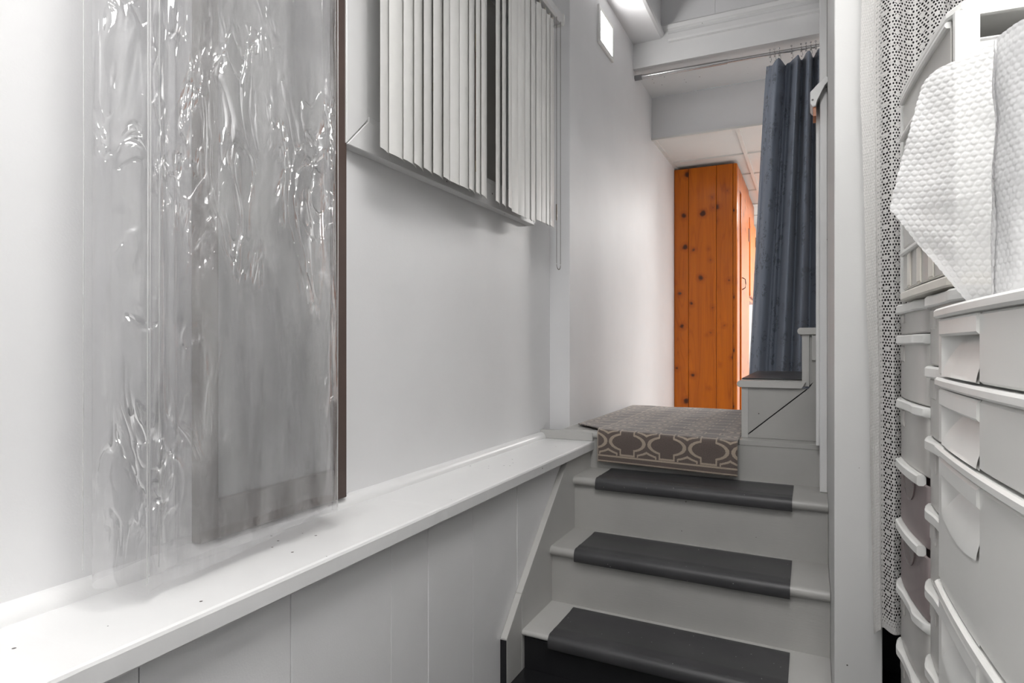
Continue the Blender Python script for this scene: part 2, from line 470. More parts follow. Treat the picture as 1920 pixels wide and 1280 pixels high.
# beam over the landing, its moulding and the wall above
sbox('trim_4', 'trim', 'white painted beam crossing above the landing', W2, .45, 3.89, 4.40, 2.835, 3.06)
bm = new()
mp = [(3.89, 2.952), (3.872, 2.956), (3.866, 2.966), (3.866, 2.996), (3.872, 3.004), (3.878, 3.020), (3.862, 3.028), (3.856, 3.05), (3.862, 3.058), (3.89, 3.062)]
prism(bm, mp, 'x', -.787, .45)
struct('trim_5', bm, 'trim', 'moulding strip along the top of the white beam')
bm = new(); prism(bm, [(3.89, 3.03), (3.868, 3.034), (3.862, 3.05), (3.868, 3.064), (3.89, 3.066)], 'x', -.83, -.787)
struct('trim_6', bm, 'trim', 'short end of moulding beside the soffit')
up = thing('wall_upper', 'panelled white wall above the beam', None, (-.3, 3.9, 3.06)); up['kind'] = 'structure'
for a, b_ in ((-1.009, -.5145), (-.5135, .11), (.111, 2.2)):
    pbox('panel', 'ceiling', up, a, b_, 3.892, 3.93, 3.06, TOPZ, bev=.001)
# far ceiling: dropped box face, tiles and grid
sbox('wall_drop', 'ceiling', 'grey-white box face between beam and tiled ceiling', W2, 2.4, 4.405, 4.43, 2.545, 2.835)
sbox('trim_7', 'gridbar', 'pale angle strip along the edge of the tiled ceiling', W2, 2.4, 4.395, 4.425, 2.535, 2.548)
fc = thing('ceiling_far', 'white tiled ceiling of the far room', None, (0, 6, 2.55)); fc['kind'] = 'structure'
xs = [W2, -.445, .155, .755, 1.355, 1.955, 2.4]; ys = [4.42, 5.06, 5.67, 6.28, 6.89, 7.5, 8.1]
for i, (a, b_) in enumerate(zip(xs, xs[1:])):
    for j, (c, d) in enumerate(zip(ys, ys[1:])):
        if (i, j) in ((3, 1), (2, 3)): continue
        pbox('tile', 'tile', fc, a + .006, b_ - .006, c + .006, d - .006, 2.556, 2.572, bev=.002)
for x in xs[1:-1]: pbox('grid_bar', 'gridbar', fc, x - .012, x + .012, 4.42, 8.1, 2.545, 2.556)
for y in ys[1:-1]: pbox('grid_bar', 'gridbar', fc, W2, 2.4, y - .012, y + .012, 2.5452, 2.556)
pbox('grid_bar', 'gridbar', fc, W2, W2 + .024, 4.42, 8.1, 2.545, 2.558)
pbox('slab', 'ceiling', fc, W2, 2.4, 4.43, 8.1, 2.66, 2.70)
sbox('wall_far', 'wall', 'white end wall of the far room', W2, 2.4, 8.1, 8.18, 0, 2.7)
sbox('wall_far_side', 'wall', 'right wall of the far room', 2.4, 2.48, 2.6, 8.1, 0, TOPZ)
# alcove of the side stairs
sbox('wall_alcove_front', 'wall', 'wall of the side stairwell behind the partition', .163, 2.4, 2.60, 2.66, 0, TOPZ)
sbox('wall_alcove_back', 'wall', 'rear wall of the side stairwell', .09, 2.4, 3.80, 3.93, 0, 2.835)
sbox('added_alcove_header', 'wall', 'added header cutting the light over the side stair opening', .06, .10, 2.66, 3.80, 2.22, TOPZ)  # added out of view to cut the stairwell light on the corridor wall
sbox('ceiling_alcove', 'ceiling', 'ceiling of the side stairwell', .10, 2.4, 2.66, 3.80, 2.9, 2.95)

# casing board standing on the third tread
ds = thing('door_1', 'white painted casing board of the side stair opening', None, (.043, 2.55, .558)); ds['kind'] = 'structure'
pbox('casing', 'trim', ds, .030, .0545, 2.545, 2.66, .559, TOPZ, bev=.002)
pbox('stop_strip', 'trim', ds, .018, .030, 2.60, 2.66, .72, 2.02, bev=.002)

# ---------------------------------------------------------------- window, casing
win = thing('window_1', 'boarded window recess behind the vertical blind', None, (WX, 1.87, 1.62)); win['kind'] = 'structure'
cx = WX + .034
def casing(name, poly, d=cx):
    bm = new(); prism(bm, poly, 'x', WX, d); bmesh.ops.bevel(bm, geom=list(bm.edges), offset=.002, segments=1, affect='EDGES'); obj(name, bm, 'trim', win)
a, b_, c, d = 1.268, 2.482, 1.613, 2.60
t = .085
casing('casing_board', [(a, c), (a, d), (a + t, d), (a + t, c + t + .001)])
casing('casing_board', [(a + .002, c - .001), (b_, c - .001), (b_ - t, c + t - .002), (a + t + .002, c + t - .002)])
casing('casing_board', [(b_, c), (b_, d), (b_ - t, d), (b_ - t, c + t)])
for k, (y0, y1, z0, z1) in enumerate(((a + t - .03, a + t + .07, c + t - .016, d), (a + t + .016, b_ - t, c + t - .016, c + t + .02))):
    pbox('stop_bead', 'trim', win, WX - .02, cx - .012 + .002 * k, y0, y1, z0, z1, bev=.003)
pbox('board', 'recess', win, X0 + .05, X0 + .07, WY0, WY1, WZ0, WZ1)
pbox('sill', 'recess', win, X0 + .07, WX, WY0, WY1, WZ0, WZ0 + .008)
pbox('stud', 'pine_dark', win, X0 + .07, X0 + .09, 2.09, 2.15, WZ0 + .01, 2.22)
def blob(parent, c, s, seed):
    bm = new(); bmesh.ops.create_icosphere(bm, subdivisions=3, radius=1)
    for v in bm.verts:
        k = 1 + .45 * noise.noise(v.co * 1.6 + Vector((seed, 0, 0)))
        v.co = Vector(c) + Vector((v.co.x * s[0], v.co.y * s[1], v.co.z * s[2])) * k
    obj('foam', bm, 'foam', parent, True)
blob(win, (X0 + .075, 2.10, 2.26), (.02, .035, .05), 1)
blob(win, (X0 + .075, 2.10, 1.76), (.02, .03, .06), 2)
blob(win, (X0 + .075, 1.72, 1.98), (.012, .12, .02), 3)
blob(win, (X0 + .075, 1.46, 2.02), (.012, .05, .03), 4)

# vertical blind
bl = thing('vertical_blind', 'white vertical slat blind hanging over the boarded window', 'blind', (-1.0, 1.9, 2.5))
slats = [(1.331, -20.0), (1.383, -7.6), (1.443, -11.6), (1.486, -17.4), (1.534, -17.1), (1.588, -13.6), (1.64, -16.6), (1.691, -6.4), (1.748, -7.3), (1.795, -16.7), (1.84, -17.0), (1.878, -16.3), (1.983, -17.0), (2.032, -17.5), (2.085, -16.7), (2.132, -5.4), (2.19, -4.4), (2.25, -6.2), (2.298, -11.1), (2.36, -5.9), (2.415, -6.6), (2.462, -9.0), (2.498, -11.5)]
SZ0, SZ1 = 1.597, 2.485
bm = new()
n = 8; ring = []
for s_, off in ((1, .0), (-1, -.0007)):
    for k in (range(n + 1) if s_ > 0 else range(n, -1, -1)):
        yy = (k / n - .5) * .089
        ring.append((.0048 * (1 - (yy / .0445) ** 2) + off, yy))
tops = []
for z, cut in ((SZ0, 0), (SZ1 - .012, 0), (SZ1, .03)):
    tops.append([bm.verts.new((x, y * (1 if not cut else .35), z)) for x, y in ring])
for A, B in zip(tops, tops[1:]):
    for k in range(len(ring)): bm.faces.new((A[k], A[(k + 1) % len(ring)], B[(k + 1) % len(ring)], B[k]))
bm.faces.new(tops[0]); bm.faces.new(tops[-1][::-1])
sl0 = obj('slat', bm, 'slat', bl, 'auto')
for i, (y, ang) in enumerate(slats):
    o = sl0 if i == 0 else sl0.copy()
    if i: COL.objects.link(o)
    o.location = (-1.0, y, 0); o.rotation_euler = (0, 0, R(-ang))
    if i > 14: o.location.z = -.008
    if i > 18: o.location.z = .004
bm = new(); prism(bm, [(-1.020, 2.500), (-.986, 2.500), (-.978, 2.508), (-.978, 2.540), (-1.026, 2.540), (-1.026, 2.508)], 'y', 1.27, 2.565)
obj('head_rail', bm, 'rail', bl)
bm = new(); prism(bm, [(-1.024, 2.497), (-.984, 2.497), (-.974, 2.506), (-.974, 2.543), (-1.030, 2.543), (-1.030, 2.506)], 'y', 2.565, 2.583)
obj('end_cap', bm, 'plastic_white', bl)
bm = new()
for y, _ in slats: box(bm, -1.004, -.996, y - .004, y + .004, 2.483, 2.502)
hk = obj('carrier_hooks', bm, 'plastic_cream', bl); hk['kind'] = 'stuff'
bm = new()
def bead(bm, p): 
    r = bmesh.ops.create_icosphere(bm, subdivisions=1, radius=.0021)
    for v in r['verts']: v.co += Vector(p)
zc = 1.445
pts = []
y1_, y2_ = 2.503, 2.549
z = 2.50
while z > zc: pts.append((-.982, y1_, z)); pts.append((-.982, y2_, z)); z -= .0052
for k in range(1, 14):
    t_ = math.pi * k / 14; pts.append((-.982, (y1_ + y2_) / 2 - .023 * math.cos(t_), zc - .023 * math.sin(t_)))
for p in pts: bead(bm, p)
ch = obj('bead_chain', bm, 'chain', bl); ch['kind'] = 'stuff'; ch['label'] = 'dark bead chain loop'
pbox('chain_connector', 'chain', bl, -.985, -.979, 2.500, 2.506, 1.63, 1.70, bev=.001)

# brown framed panel behind the plastic
bp = thing('framed_panel', 'tall dark brown framed panel leaning on wall behind the clear plastic', 'panel', (-1.095, 1.06, .703))
Y0, Y1, Z0, Z1 = .846, 1.275, .703, 2.60
for q in ((Y0, Y0 + .042, Z0, Z1), (Y1 - .046, Y1, Z0, Z1)): pbox('stile', 'brown', bp, WX + .001, WX + .029, *q, bev=.002)
pbox('rail', 'brown', bp, WX + .001, WX + .029, Y0 + .042, Y1 - .046, Z0, Z0 + .078, bev=.002)
pbox('rail', 'brown', bp, WX + .001, WX + .029, Y0 + .042, Y1 - .046, Z1 - .08, Z1, bev=.002)
M['pane'] = paint('dusty_grey_pane', (.46, .455, .455), .35, .12, .2)
pbox('pane', 'pane', bp, WX + .001, WX + .014, Y0 + .042, Y1 - .046, Z0 + .078, Z1 - .08)

# clear plastic sheeting
ps = thing('plastic_sheet', 'folded clear plastic sheeting hanging in front of the brown panel', 'plastic sheet', (-.99, .87, .72))
def sheet(name, path, z0f, z1, seed, amp, nz=190):
    P = [Vector((x, y, 0)) for x, y in path]
    L = [0]
    for a, b_ in zip(P, P[1:]): L.append(L[-1] + (b_ - a).length)
    tot = L[-1]
    def at(s):
        s *= tot
        for i in range(len(P) - 1):
            if s <= L[i + 1] + 1e-9:
                k = (s - L[i]) / max(1e-9, L[i + 1] - L[i]); return P[i].lerp(P[i + 1], k)
        return P[-1]
    def fn(u, v):
        p = at(u); z = z0f(p.y) + (z1 - z0f(p.y)) * v
        loose = min(1, max(0, (p.y - .66) / .12))
        mid = .35 + .65 * math.exp(-((z - 1.25) / .45) ** 2)
        q = noise.noise(Vector((u * tot * 16 + seed, z * 1.3, seed)))
        r = noise.noise(Vector((u * tot * 30, z * 5.5, seed + 9)))
        s_ = abs(noise.noise(Vector((u * tot * 9, z * 6 + u * 7, seed + 3))))
        dx = (q * .006 + (r * .0016 + (s_ - .2) * -.0045) * mid) * amp * loose
        return (p.x + dx, p.y + r * .003 * loose, z)
    bm = new()
    grid(bm, int(tot / .005), nz, fn, lambda u, v: (u * tot + seed, v * (z1 - .73)))
    return obj(name, bm, 'vinyl', ps, True)
def arc(cx_, cy_, r, a0, a1, n=10, sq=1.0): return [(cx_ + r * math.sin(R(a0 + (a1 - a0) * k / n)) * sq, cy_ - r * math.cos(R(a0 + (a1 - a0) * k / n))) for k in range(n + 1)]
pleat = [(-.966, .672), (-.960, .678), (-.966, .684), (-.970, .70), (-.962, .706), (-.969, .712)]
loop = [(-1.045, .72)] + arc(-1.01, .64, .036, -60, 60, 12) + [(-.970, .652)] + pleat
sheet('outer_layer', loop + [(-.968, .80), (-.975, .9), (-.972, 1.0), (-.975, 1.10), (-.985, 1.128), (-1.0, 1.125)], lambda y: .722 + .012 * math.sin(y * 9), 2.62, 1.3, 1.0)
sheet('inner_layer', [(-.957, .652), (-.985, .70), (-.995, .8), (-1.0, .9), (-.995, 1.0), (-1.003, 1.10), (-1.02, 1.155)], lambda y: .712 + .022 * math.sin(y * 6), 2.62, 5.7, 1.3)
sheet('rear_layer', [(-1.045, .72), (-1.04, .85), (-1.035, .95), (-1.04, 1.05), (-1.04, 1.14), (-1.02, 1.155)], lambda y: .74, 2.62, 8.2, 1.0)

M['vinyl_fold_glint'] = frosted('vinyl_fold_glint', (.9, .9, .9), .45, .1, (.97, .97, .97))
for x, y, z in ((-.957, .652, .712), (-.963, .660, .722), (-1.045, .605, .735), (-.985, 1.130, .722), (-.966, .678, .73)):
    bm = new(); tube(bm, [(x, y, z), (x + .001, y + .001, 1.4), (x, y, 2.62)], .0013, 6); obj('edge', bm, 'vinyl_fold_glint', ps, True)  # added pale tubes stand in for highlights along the sheet's folds

# ---------------------------------------------------------------- main stairs
stairs = thing('staircase', 'grey painted wooden steps leading up to the landing', 'staircase', (-.41, 2.3, 0))
SXL, SXR = -.877, .054
T = [(1.915, .137), (2.166, .345), (2.416, .558)]        # nosing Y at the left end, top z
SK = -.040                                               # the flight runs a little askew: right end nearer
def skew(bm):
    for v in bm.verts: v.co.y += SK * (v.co.x - SXL) / (SXR - SXL)
def nosing_profile(y, z, depth, th, r):
    p = [(y + depth, z), (y + r, z)]
    p += [(y + r - r * math.sin(t), z - r + r * math.cos(t)) for t in [math.pi * k / 10 for k in range(1, 10)]]
    p += [(y + r, z - 2 * r), (y + depth, z - th)] if abs(th - 2 * r) > 1e-6 else [(y + r, z - th), (y + depth, z - th)]
    return p
for i, (y, z) in enumerate(T):
    dep = (T[i + 1][0] if i < 2 else 2.665) - y + .022
    bm = new(); prism(bm, nosing_profile(y, z, dep, .034, .017 if i else .010), 'x', SXL, SXR); skew(bm)
    obj('tread', bm, 'grey_light' if i == 0 else 'grey', stairs, 'auto')
    below = T[i - 1][1] if i else 0.0
    bm = new(); box(bm, SXL, SXR, y + .022, y + .040, below, z - .030); skew(bm)
    obj('riser', bm, 'grey' if i else 'black', stairs)
bm = new(); box(bm, SXL, SXR, 2.644, 2.665, T[2][1], LAND - .0205); obj('riser', bm, 'grey', stairs)
bm = new(); prism(bm, nosing_profile(2.628, LAND - .001, .05, .03, .015), 'x', W2, -.262); obj('landing_nosing', bm, 'grey_light', stairs, 'auto')
bm = new()
prism(bm, [(1.80, .0), (1.80, .155), (1.915, .26), (1.915, .0)], 'x', -.900, SXL); bmesh.ops.bevel(bm, geom=list(bm.edges), offset=.0015, affect='EDGES')
obj('skirt_end', bm, 'grey_light', stairs)
pbox('skirt_end_paint', 'black', stairs, -.8995, SXL - .001, 1.7985, 1.8005, .0, .150)
bm = new()
prism(bm, [(1.917, .0), (1.917, .262), (2.36, .636), (2.665, .636), (2.665, 0)], 'x', -.900, SXL); bmesh.ops.bevel(bm, geom=list(bm.edges), offset=.0015, affect='EDGES')
obj('skirt_board', bm, 'grey_light', stairs)

names = ['black rubber stair mat on the lowest step, partly cut by the picture edge', 'black rubber stair mat on the middle step', 'black rubber stair mat on the uppermost step below the rug']
for i, (y, z) in enumerate(T):
    bm = new(); th = .0045; r = .0195
    dep = ((T[i + 1][0] if i < 2 else 2.665) - y) - (.006 if i < 2 else .02)
    yb = y - .0045
    top = z + th
    outer = [(y + dep, top), (y + dep - .004, top + .0008), (y + dep - .03, top), (y + dep - .034, top - .0012), (y + .07, top - .0012), (y + .066, top), (y + .045, top), (y + .042, top - .001), (y + .018, top)]
    outer += [(y + .018 - (.0225) * math.sin(t), z - .018 + .0225 * math.cos(t)) for t in [math.pi / 2 * k / 6 for k in range(1, 7)]]
    outer += [(yb, z - .036), (yb + .004, z - .041)]
    inner = [(yb + .006, z - .038), (y - .0005, z - .030), (y - .0005, z - .017), (y + .017, z + .0006), (y + dep, z + .0006)]
    prism(bm, outer + inner, 'x', -.780, -.058); skew(bm)
    o = obj('stair_mat', bm, 'rubber', None, 'auto')
    tag(o, names[i], 'stair mat', 'rubber mats on the stairs')

# ---------------------------------------------------------------- side stairs
ss = thing('side_staircase', 'grey painted side steps turning up to the right from landing', 'staircase', (-.1, 3.2, LAND))
YA, YB = 2.72, 3.74
for i in range(4):
    xr = -.256 + i * .225; zt = .951 + i * .213; zb = zt - .233 if i else LAND
    bm = new(); box(bm, xr, xr + .026, YA, YB, zb + (.0 if i == 0 else .002), zt - .0275, .001); obj('riser', bm, 'grey_light', ss)
    bm = new()
    p = [(xr + .240, zt), (xr - .008, zt), (xr - .015, zt - .006), (xr - .017, zt - .014), (xr - .014, zt - .023), (xr - .006, zt - .027), (xr + .224, zt - .027)]
    prism(bm, p if i else p, 'y', YA - .012, YB); bmesh.ops.bevel(bm, geom=list(bm.edges), offset=.001, affect='EDGES')
    obj('tread', bm, 'grey_light', ss)
bm = new(); prism(bm, [(-.230, LAND + .001), (.66, LAND + .001), (.66, 1.55), (.47, 1.55), (.20, 1.25), (-.006, .925 + .0), (-.230, LAND + .012)], 'y', YA + .006, YA + .03)
obj('stringer', bm, 'grey', ss)
bm = new(); prism(bm, [(-.230, LAND + .018), (-.016, .922), (-.230, .922)], 'y', YA + .003, YA + .03); obj('infill_panel', bm, 'grey', ss)
bm = new(); prism(bm, [(-.004, .937), (.06, 1.0), (.06, 1.137), (-.004, 1.137)], 'y', YA + .010, YA + .03); obj('infill_panel', bm, 'grey', ss)
bm = new(); prism(bm, [(-.228, LAND + .001), (.06, LAND + .001), (.06, 1.13), (-.004, 1.13), (-.004, .920), (-.228, .920)], 'y', YA + .03, YA + .036); obj('backing', bm, 'dark', ss)  # added dark plate, stops light leaking through the panel seam
pbox('cleat', 'grey_light', ss, .004, .06, YA - .004, YA + .010, 1.035, 1.136, bev=.003)
pbox('base_strip', 'grey', ss, -.256, .03, 2.642, 2.72, LAND - .02, LAND + .0005, bev=.001)
bm = new(); prism(bm, [(-.266, .9525), (-.022, .9525), (-.022, .957), (-.262, .957)], 'y', YA + .10, YB - .08)
bmesh.ops.bevel(bm, geom=list(bm.edges), offset=.001, affect='EDGES')
o = obj('stair_mat', bm, 'rubber'); tag(o, 'dark mat on the first side step beneath the hanging curtain', 'stair mat', 'rubber mats on the stairs')

# ---------------------------------------------------------------- rug
bm = new()
path = [(2.610, .592), (2.610, .650), (2.609, .705), (2.612, .724), (2.620, .731), (2.65, .733), (2.8, .728), (3.1, .727), (3.5, .728), (3.80, .729), (3.812, .726)]
PL = [0]
for a, b_ in zip(path, path[1:]): PL.append(PL[-1] + math.dist(a, b_))
NU, NV = 60, 150
def pt(s):
    s *= PL[-1]
    for i in range(len(path) - 1):
        if s <= PL[i + 1] + 1e-9:
            k = (s - PL[i]) / (PL[i + 1] - PL[i]); return tuple(path[i][c] + (path[i + 1][c] - path[i][c]) * k for c in (0, 1))
    return path[-1]
XL, XR = -.835, -.262
def rugf(th):
    def f(u, v):
        y, z = pt(v); top = min(1, max(0, (y - 2.63) / .2))
        x = XL - .155 * min(1, max(0, (y - 2.63) / .13)) * (1 if u < 1 else 1)
        xl = XL - .150 * min(1, max(0, (y - 2.64) / .14)); xr = XR + .004 * (1 - top)
        xx = xl + (xr - xl) * u
        wv = .004 * noise.noise(Vector((xx * 6, y * 5, 0))) * top
        sk = -.04 * (xx - XL) / .58 * (1 - .3 * top)
        zz = z + wv - .012 * (xx - XL) / .58 * (1 - top)
        if th: return (xx, y + sk * .6 + (th if top < .02 and z < .72 else 0), zz - (th if top > 0 or z >= .72 else 0))
        return (xx, y + sk * .6, zz)
    return f
def ruv(u, v):
    y, z = pt(v); top = min(1, max(0, (y - 2.64) / .14))
    return (u * (XR - XL + .15 * top) - .15 * top + .012, v * PL[-1])
grid(bm, NU, NV, rugf(0), ruv)
n0 = len(bm.verts)
rg = obj('rug', bm, 'rug', None, True)
so = rg.modifiers.new('thick', 'SOLIDIFY'); so.thickness = .005; so.offset = -1
tag(rg, 'brown rug with cream trellis pattern draped over the landing edge', 'rug')

# ---------------------------------------------------------------- rod and curtain
rod = thing('curtain_rod', 'steel tension rod across the passage under the beam', 'curtain rod', (-.48, 3.945, 2.785))
bm = new(); tube(bm, [(W2 + .03, 3.935, 2.795), (-.45, 3.94, 2.795)], .0135, 16); obj('rod_tube', bm, 'steel', rod, 'auto')
bm = new(); tube(bm, [(-.46, 3.94, 2.795), (.085, 3.95, 2.792)], .0105, 16); obj('rod_tube', bm, 'steel', rod, 'auto')
bm = new(); tube(bm, [(W2, 3.935, 2.795), (W2 + .045, 3.935, 2.795)], .0165, 16); obj('end_cap', bm, 'cap', rod, 'auto')
cu = thing('shower_curtain', 'slate blue patterned curtain gathered at the right end of rod', 'curtain', (-.15, 3.94, .86))
folds = [(0, .03), (.06, .0), (.24, -.045), (.36, .045), (.41, .03), (.47, .045), (.60, -.05), (.70, .05), (.80, -.05), (.90, .045), (1, -.02)]
def fold(u):
    for (a, p), (b_, q) in zip(folds, folds[1:]):
        if u <= b_ + 1e-9:
            k = (u - a) / (b_ - a); k = .5 - .5 * math.cos(math.pi * k); return p + (q - p) * k
    return 0
ZC0, ZC1 = .84, 2.772
def cfn(u, v):
    x0 = -.235 + (-.335 + .235) * (1 - v) ** .9; x1 = .045 + (-.01) * (1 - v)
    uu = u ** (1 + .35 * (1 - v))
    x = x0 + (x1 - x0) * uu
    dy = fold(u) * (1 - .35 * (1 - v) * (1 if u < .45 else .2))
    cr = .012 * noise.noise(Vector((u * 5, v * 7, 2))) * (1 - v)
    sag = .018 * abs(math.sin(u * math.pi * 4)) * max(0, (v - .97) / .03)
    z = ZC0 + (ZC1 - ZC0) * v - sag - .03 * (1 - u) * (v > .9) * (v - .9) * 10
    return (x + .005 * math.sin(u * 25) * v, 3.955 + dy + cr, z)
bm = new(); grid(bm, 150, 90, cfn, lambda u, v: (u * .62, v * 1.9))
obj('fabric', bm, 'satin', cu, True)
bm = new()
for k in range(24):
    pass
bm.free()
hx = [-.215, -.190, -.165, -.10, -.05, -.025, .0, .025]
for i, x in enumerate(hx):
    bm = new()
    ring = [(x + .004 * math.sin(k * 2), 3.948 + .017 * math.sin(t), 2.795 + .016 * math.cos(t) - (.004 if k else 0)) for k, t in enumerate([2 * math.pi * j / 14 for j in range(12)])]
    ring += [(x + .006, 3.945, 2.776), (x + .009, 3.95, 2.758), (x + .004, 3.956, 2.750), (x, 3.96, 2.758)]
    tube(bm, ring, .0016, 6); r0 = bmesh.ops.create_icosphere(bm, subdivisions=2, radius=.0055)
    for v in r0['verts']: v.co += Vector((x, 3.93, 2.812))
    obj('hook', bm, 'steel', cu, True)

# white chamfered bracket beside the casing
br = thing('rail_bracket', 'white chamfered rail end fixed at the stair casing', 'bracket', (.02, 2.53, 1.95))
bm = new(); prism(bm, [(-.002, 2.007), (.044, 2.054), (.058, 2.054), (.058, 2.036), (.044, 2.026), (.018, 1.974), (.018, 1.955), (.006, 1.953), (-.002, 1.965)], 'y', 2.50, 2.60)
bmesh.ops.bevel(bm, geom=list(bm.edges), offset=.002, affect='EDGES'); obj('rail_end', bm, 'trim', br)
pbox('wood_block', 'pine', br, .008, .018, 2.51, 2.59, 1.922, 1.954)

# small lit wall light
wl = thing('wall_light', 'small square lit fixture high on the corridor wall', 'wall light', (W2, 3.29, 1.6 + CAMZ))
y0, y1, z0, z1 = 3.155, 3.425, 2.685, 2.885
bm = new(); box(bm, W2, W2 + .012, y0, y1, z0, z0 + .022, .002); box(bm, W2, W2 + .012, y0, y1, z1 - .022, z1, .002)
box(bm, W2, W2 + .012, y0, y0 + .026, z0 + .022, z1 - .022); box(bm, W2, W2 + .012, y1 - .026, y1, z0 + .022, z1 - .022)
obj('frame', bm, 'plastic_white', wl)
pbox('diffuser', 'wall_emit', wl, W2 + .001, W2 + .007, y0 + .026, y1 - .026, z0 + .022, z1 - .022)

# ---------------------------------------------------------------- knotty pine closet in the far room
cl = thing('pine_closet', 'orange knotty pine closet standing beyond the landing', 'closet', (-.76, 6.0, 0))
CT = 2.53
fy = 5.20
for a, b_ in ((W2 + .001, -.894), (-.894, -.678), (-.678, -.553), (-.553, -.530)):
    bm = new(); box(bm, a + .0012, b_ - .0012, fy, fy + .02, 0, CT, .0035, 2); obj('front_board', bm, 'pine', cl)
pbox('backing', 'pine_dark', cl, W2 + .001, -.54, fy + .012, fy + .022, 0, CT)
SX = -.52
bm = new(); box(bm, -.545, SX, fy - .001, fy + .19, 0, CT, .009, 3); obj('corner_post', bm, 'pine', cl)
pbox('side_core', 'pine_dark', cl, -.60, SX - .016, fy + .02, 6.22, 0, CT)
for k, (a, b_) in enumerate(((5.40, 5.52), (5.52, 5.64), (5.64, 5.78), (5.78, 5.92), (5.92, 6.06), (6.06, 6.20))):
    bm = new(); box(bm, SX - .016, SX, a + .001, b_ - .001, 2.36, CT, .002); obj('top_board', bm, 'pine', cl)
dr = pbox('door', 'pine', cl, SX - .012, SX + .006, 5.47, 6.18, .06, 2.345, bev=.004)
bm = new(); tube(bm, [(SX + .006, 5.53, 1.66), (SX + .030, 5.53, 1.645), (SX + .034, 5.53, 1.61), (SX + .030, 5.53, 1.575), (SX + .006, 5.53, 1.56)], .004, 8)
obj('handle', bm, 'brown', dr, True)
for z in (.35, 2.05): pbox('hinge', 'brown', dr, SX + .006, SX + .010, 6.11, 6.17, z, z + .12)
o = thing('pine_wall_cabinet', 'pine wall cabinet hanging beside the closet in far room', 'cabinet', (-.7, 6.55, 1.5))
pbox('body', 'pine', o, W2 + .001, SX - .01, 6.23, 6.95, 1.52, CT, bev=.004)
d2 = pbox('door', 'pine', o, SX - .012, SX + .010, 6.27, 6.92, 1.56, 2.30, bev=.005)
pbox('hinge', 'brown', d2, SX + .010, SX + .014, 6.84, 6.90, 2.1, 2.2)

# ---------------------------------------------------------------- lace curtain
lc = thing('lace_curtain', 'cream crochet lace curtain covering the nook beside drawers', 'curtain', (.3, 1.78, .37))
def lfn(u, v):
    s = u * .55
    if s < .05: x = .112 + s * .62; dy = .004 * math.sin(s * 60)
    else: x = .143 + (s - .05) * .86; dy = .020 * math.sin((s - .05) * 62 + 2.0) - .006
    z0 = .385 - .02 * math.sin(u * 9) + .035 * min(1, s / .06)
    z = z0 + (2.60 - z0) * v
    bot = max(0, 1 - v * 1.7)
    x += (.028 * bot ** .8) * max(0, 1 - s / .10) + .004 * noise.noise(Vector((u * 4, v * 9, 1)))
    return (x, 1.772 + dy + .005 * noise.noise(Vector((u * 9, v * 5, 4))), z)
bm = new(); grid(bm, 160, 70, lfn, lambda u, v: (u * .55, v * 2.2))
obj('fabric', bm, 'lace', lc, True)
bm = new(); tube(bm, [(.11, 1.772, 2.605), (.655, 1.772, 2.605)], .01, 10); obj('rod', bm, 'steel', lc, 'auto')

# ---------------------------------------------------------------- drawer towers
def frontcurve(n0, f0, bow, rnd, n=14):
    """plan curve of a bowed drawer front from far end to near end; list of (x,y)"""
    a = Vector(f0); b_ = Vector(n0); d = b_ - a; nrm = Vector((d.y, -d.x)).normalized()   # outwards (-x)
    if nrm.x > 0: nrm = -nrm
    pts = []
    for i in range(n + 1):
        t = i / n
        k = bow * (1 - (2 * t - 1) ** 2)
        e = min(t, 1 - t) * d.length
        c = -rnd * (1 - min(1, e / rnd)) ** 2 if rnd else 0
        pts.append(a + d * t + nrm * (k + c))
    return pts, nrm
def band(bm, pts, nrm, z0, z1, out, inn, wave=None):
    """solid strip following pts from 'inn' behind to 'out' before the curve"""
    A = []
    for i, p in enumerate(pts):
        k = out + (wave(i / (len(pts) - 1)) if wave else 0)
        o = p + nrm * k; q = p - nrm * inn
        rd = min(.003, (z1 - z0) * .3)
        A.append([bm.verts.new((q.x, q.y, z0)), bm.verts.new((o.x - nrm.x * rd, o.y - nrm.y * rd, z0)), bm.verts.new((o.x, o.y, z0 + rd)),
                  bm.verts.new((o.x, o.y, z1 - rd)), bm.verts.new((o.x - nrm.x * rd, o.y - nrm.y * rd, z1)), bm.verts.new((q.x, q.y, z1))])
    for P, Q in zip(A, A[1:]):
        for k in range(6): bm.faces.new((P[k], P[(k + 1) % 6], Q[(k + 1) % 6], Q[k]))
    bm.faces.new(A[0]); bm.faces.new(A[-1][::-1])
def inset_box(n0, f0, nrm, depth):
    a, b_ = Vector(f0), Vector(n0)
    return [(p.x, p.y) for p in (a, b_, b_ - nrm * depth, a - nrm * depth)]
def frame_mesh(bm, n0, f0, nrm, depth, z0, z1, levels, col=.014):
    """four columns, side rails and shelves"""
    a, b_ = Vector(f0), Vector(n0); u = (b_ - a).normalized()
    for p, s in ((a, 1), (b_, -1)):
        for dpt in (0, depth - col):
            q = p - nrm * dpt
            c = [q, q + u * s * col, q + u * s * col - nrm * col, q - nrm * col]
            prism(bm, [(k.x, k.y) for k in c], 'z', z0, z1)
        # side panel
        c = [p + u * s * .002 - nrm * .01, p + u * s * .005 - nrm * .01, p + u * s * .005 - nrm * depth, p + u * s * .002 - nrm * depth]
        prism(bm, [(k.x, k.y) for k in c], 'z', z0, z1)
    for z in levels:
        prism(bm, inset_box(n0 if False else (b_ - u * .003), a + u * .003, nrm, depth), 'z', z - .004, z)

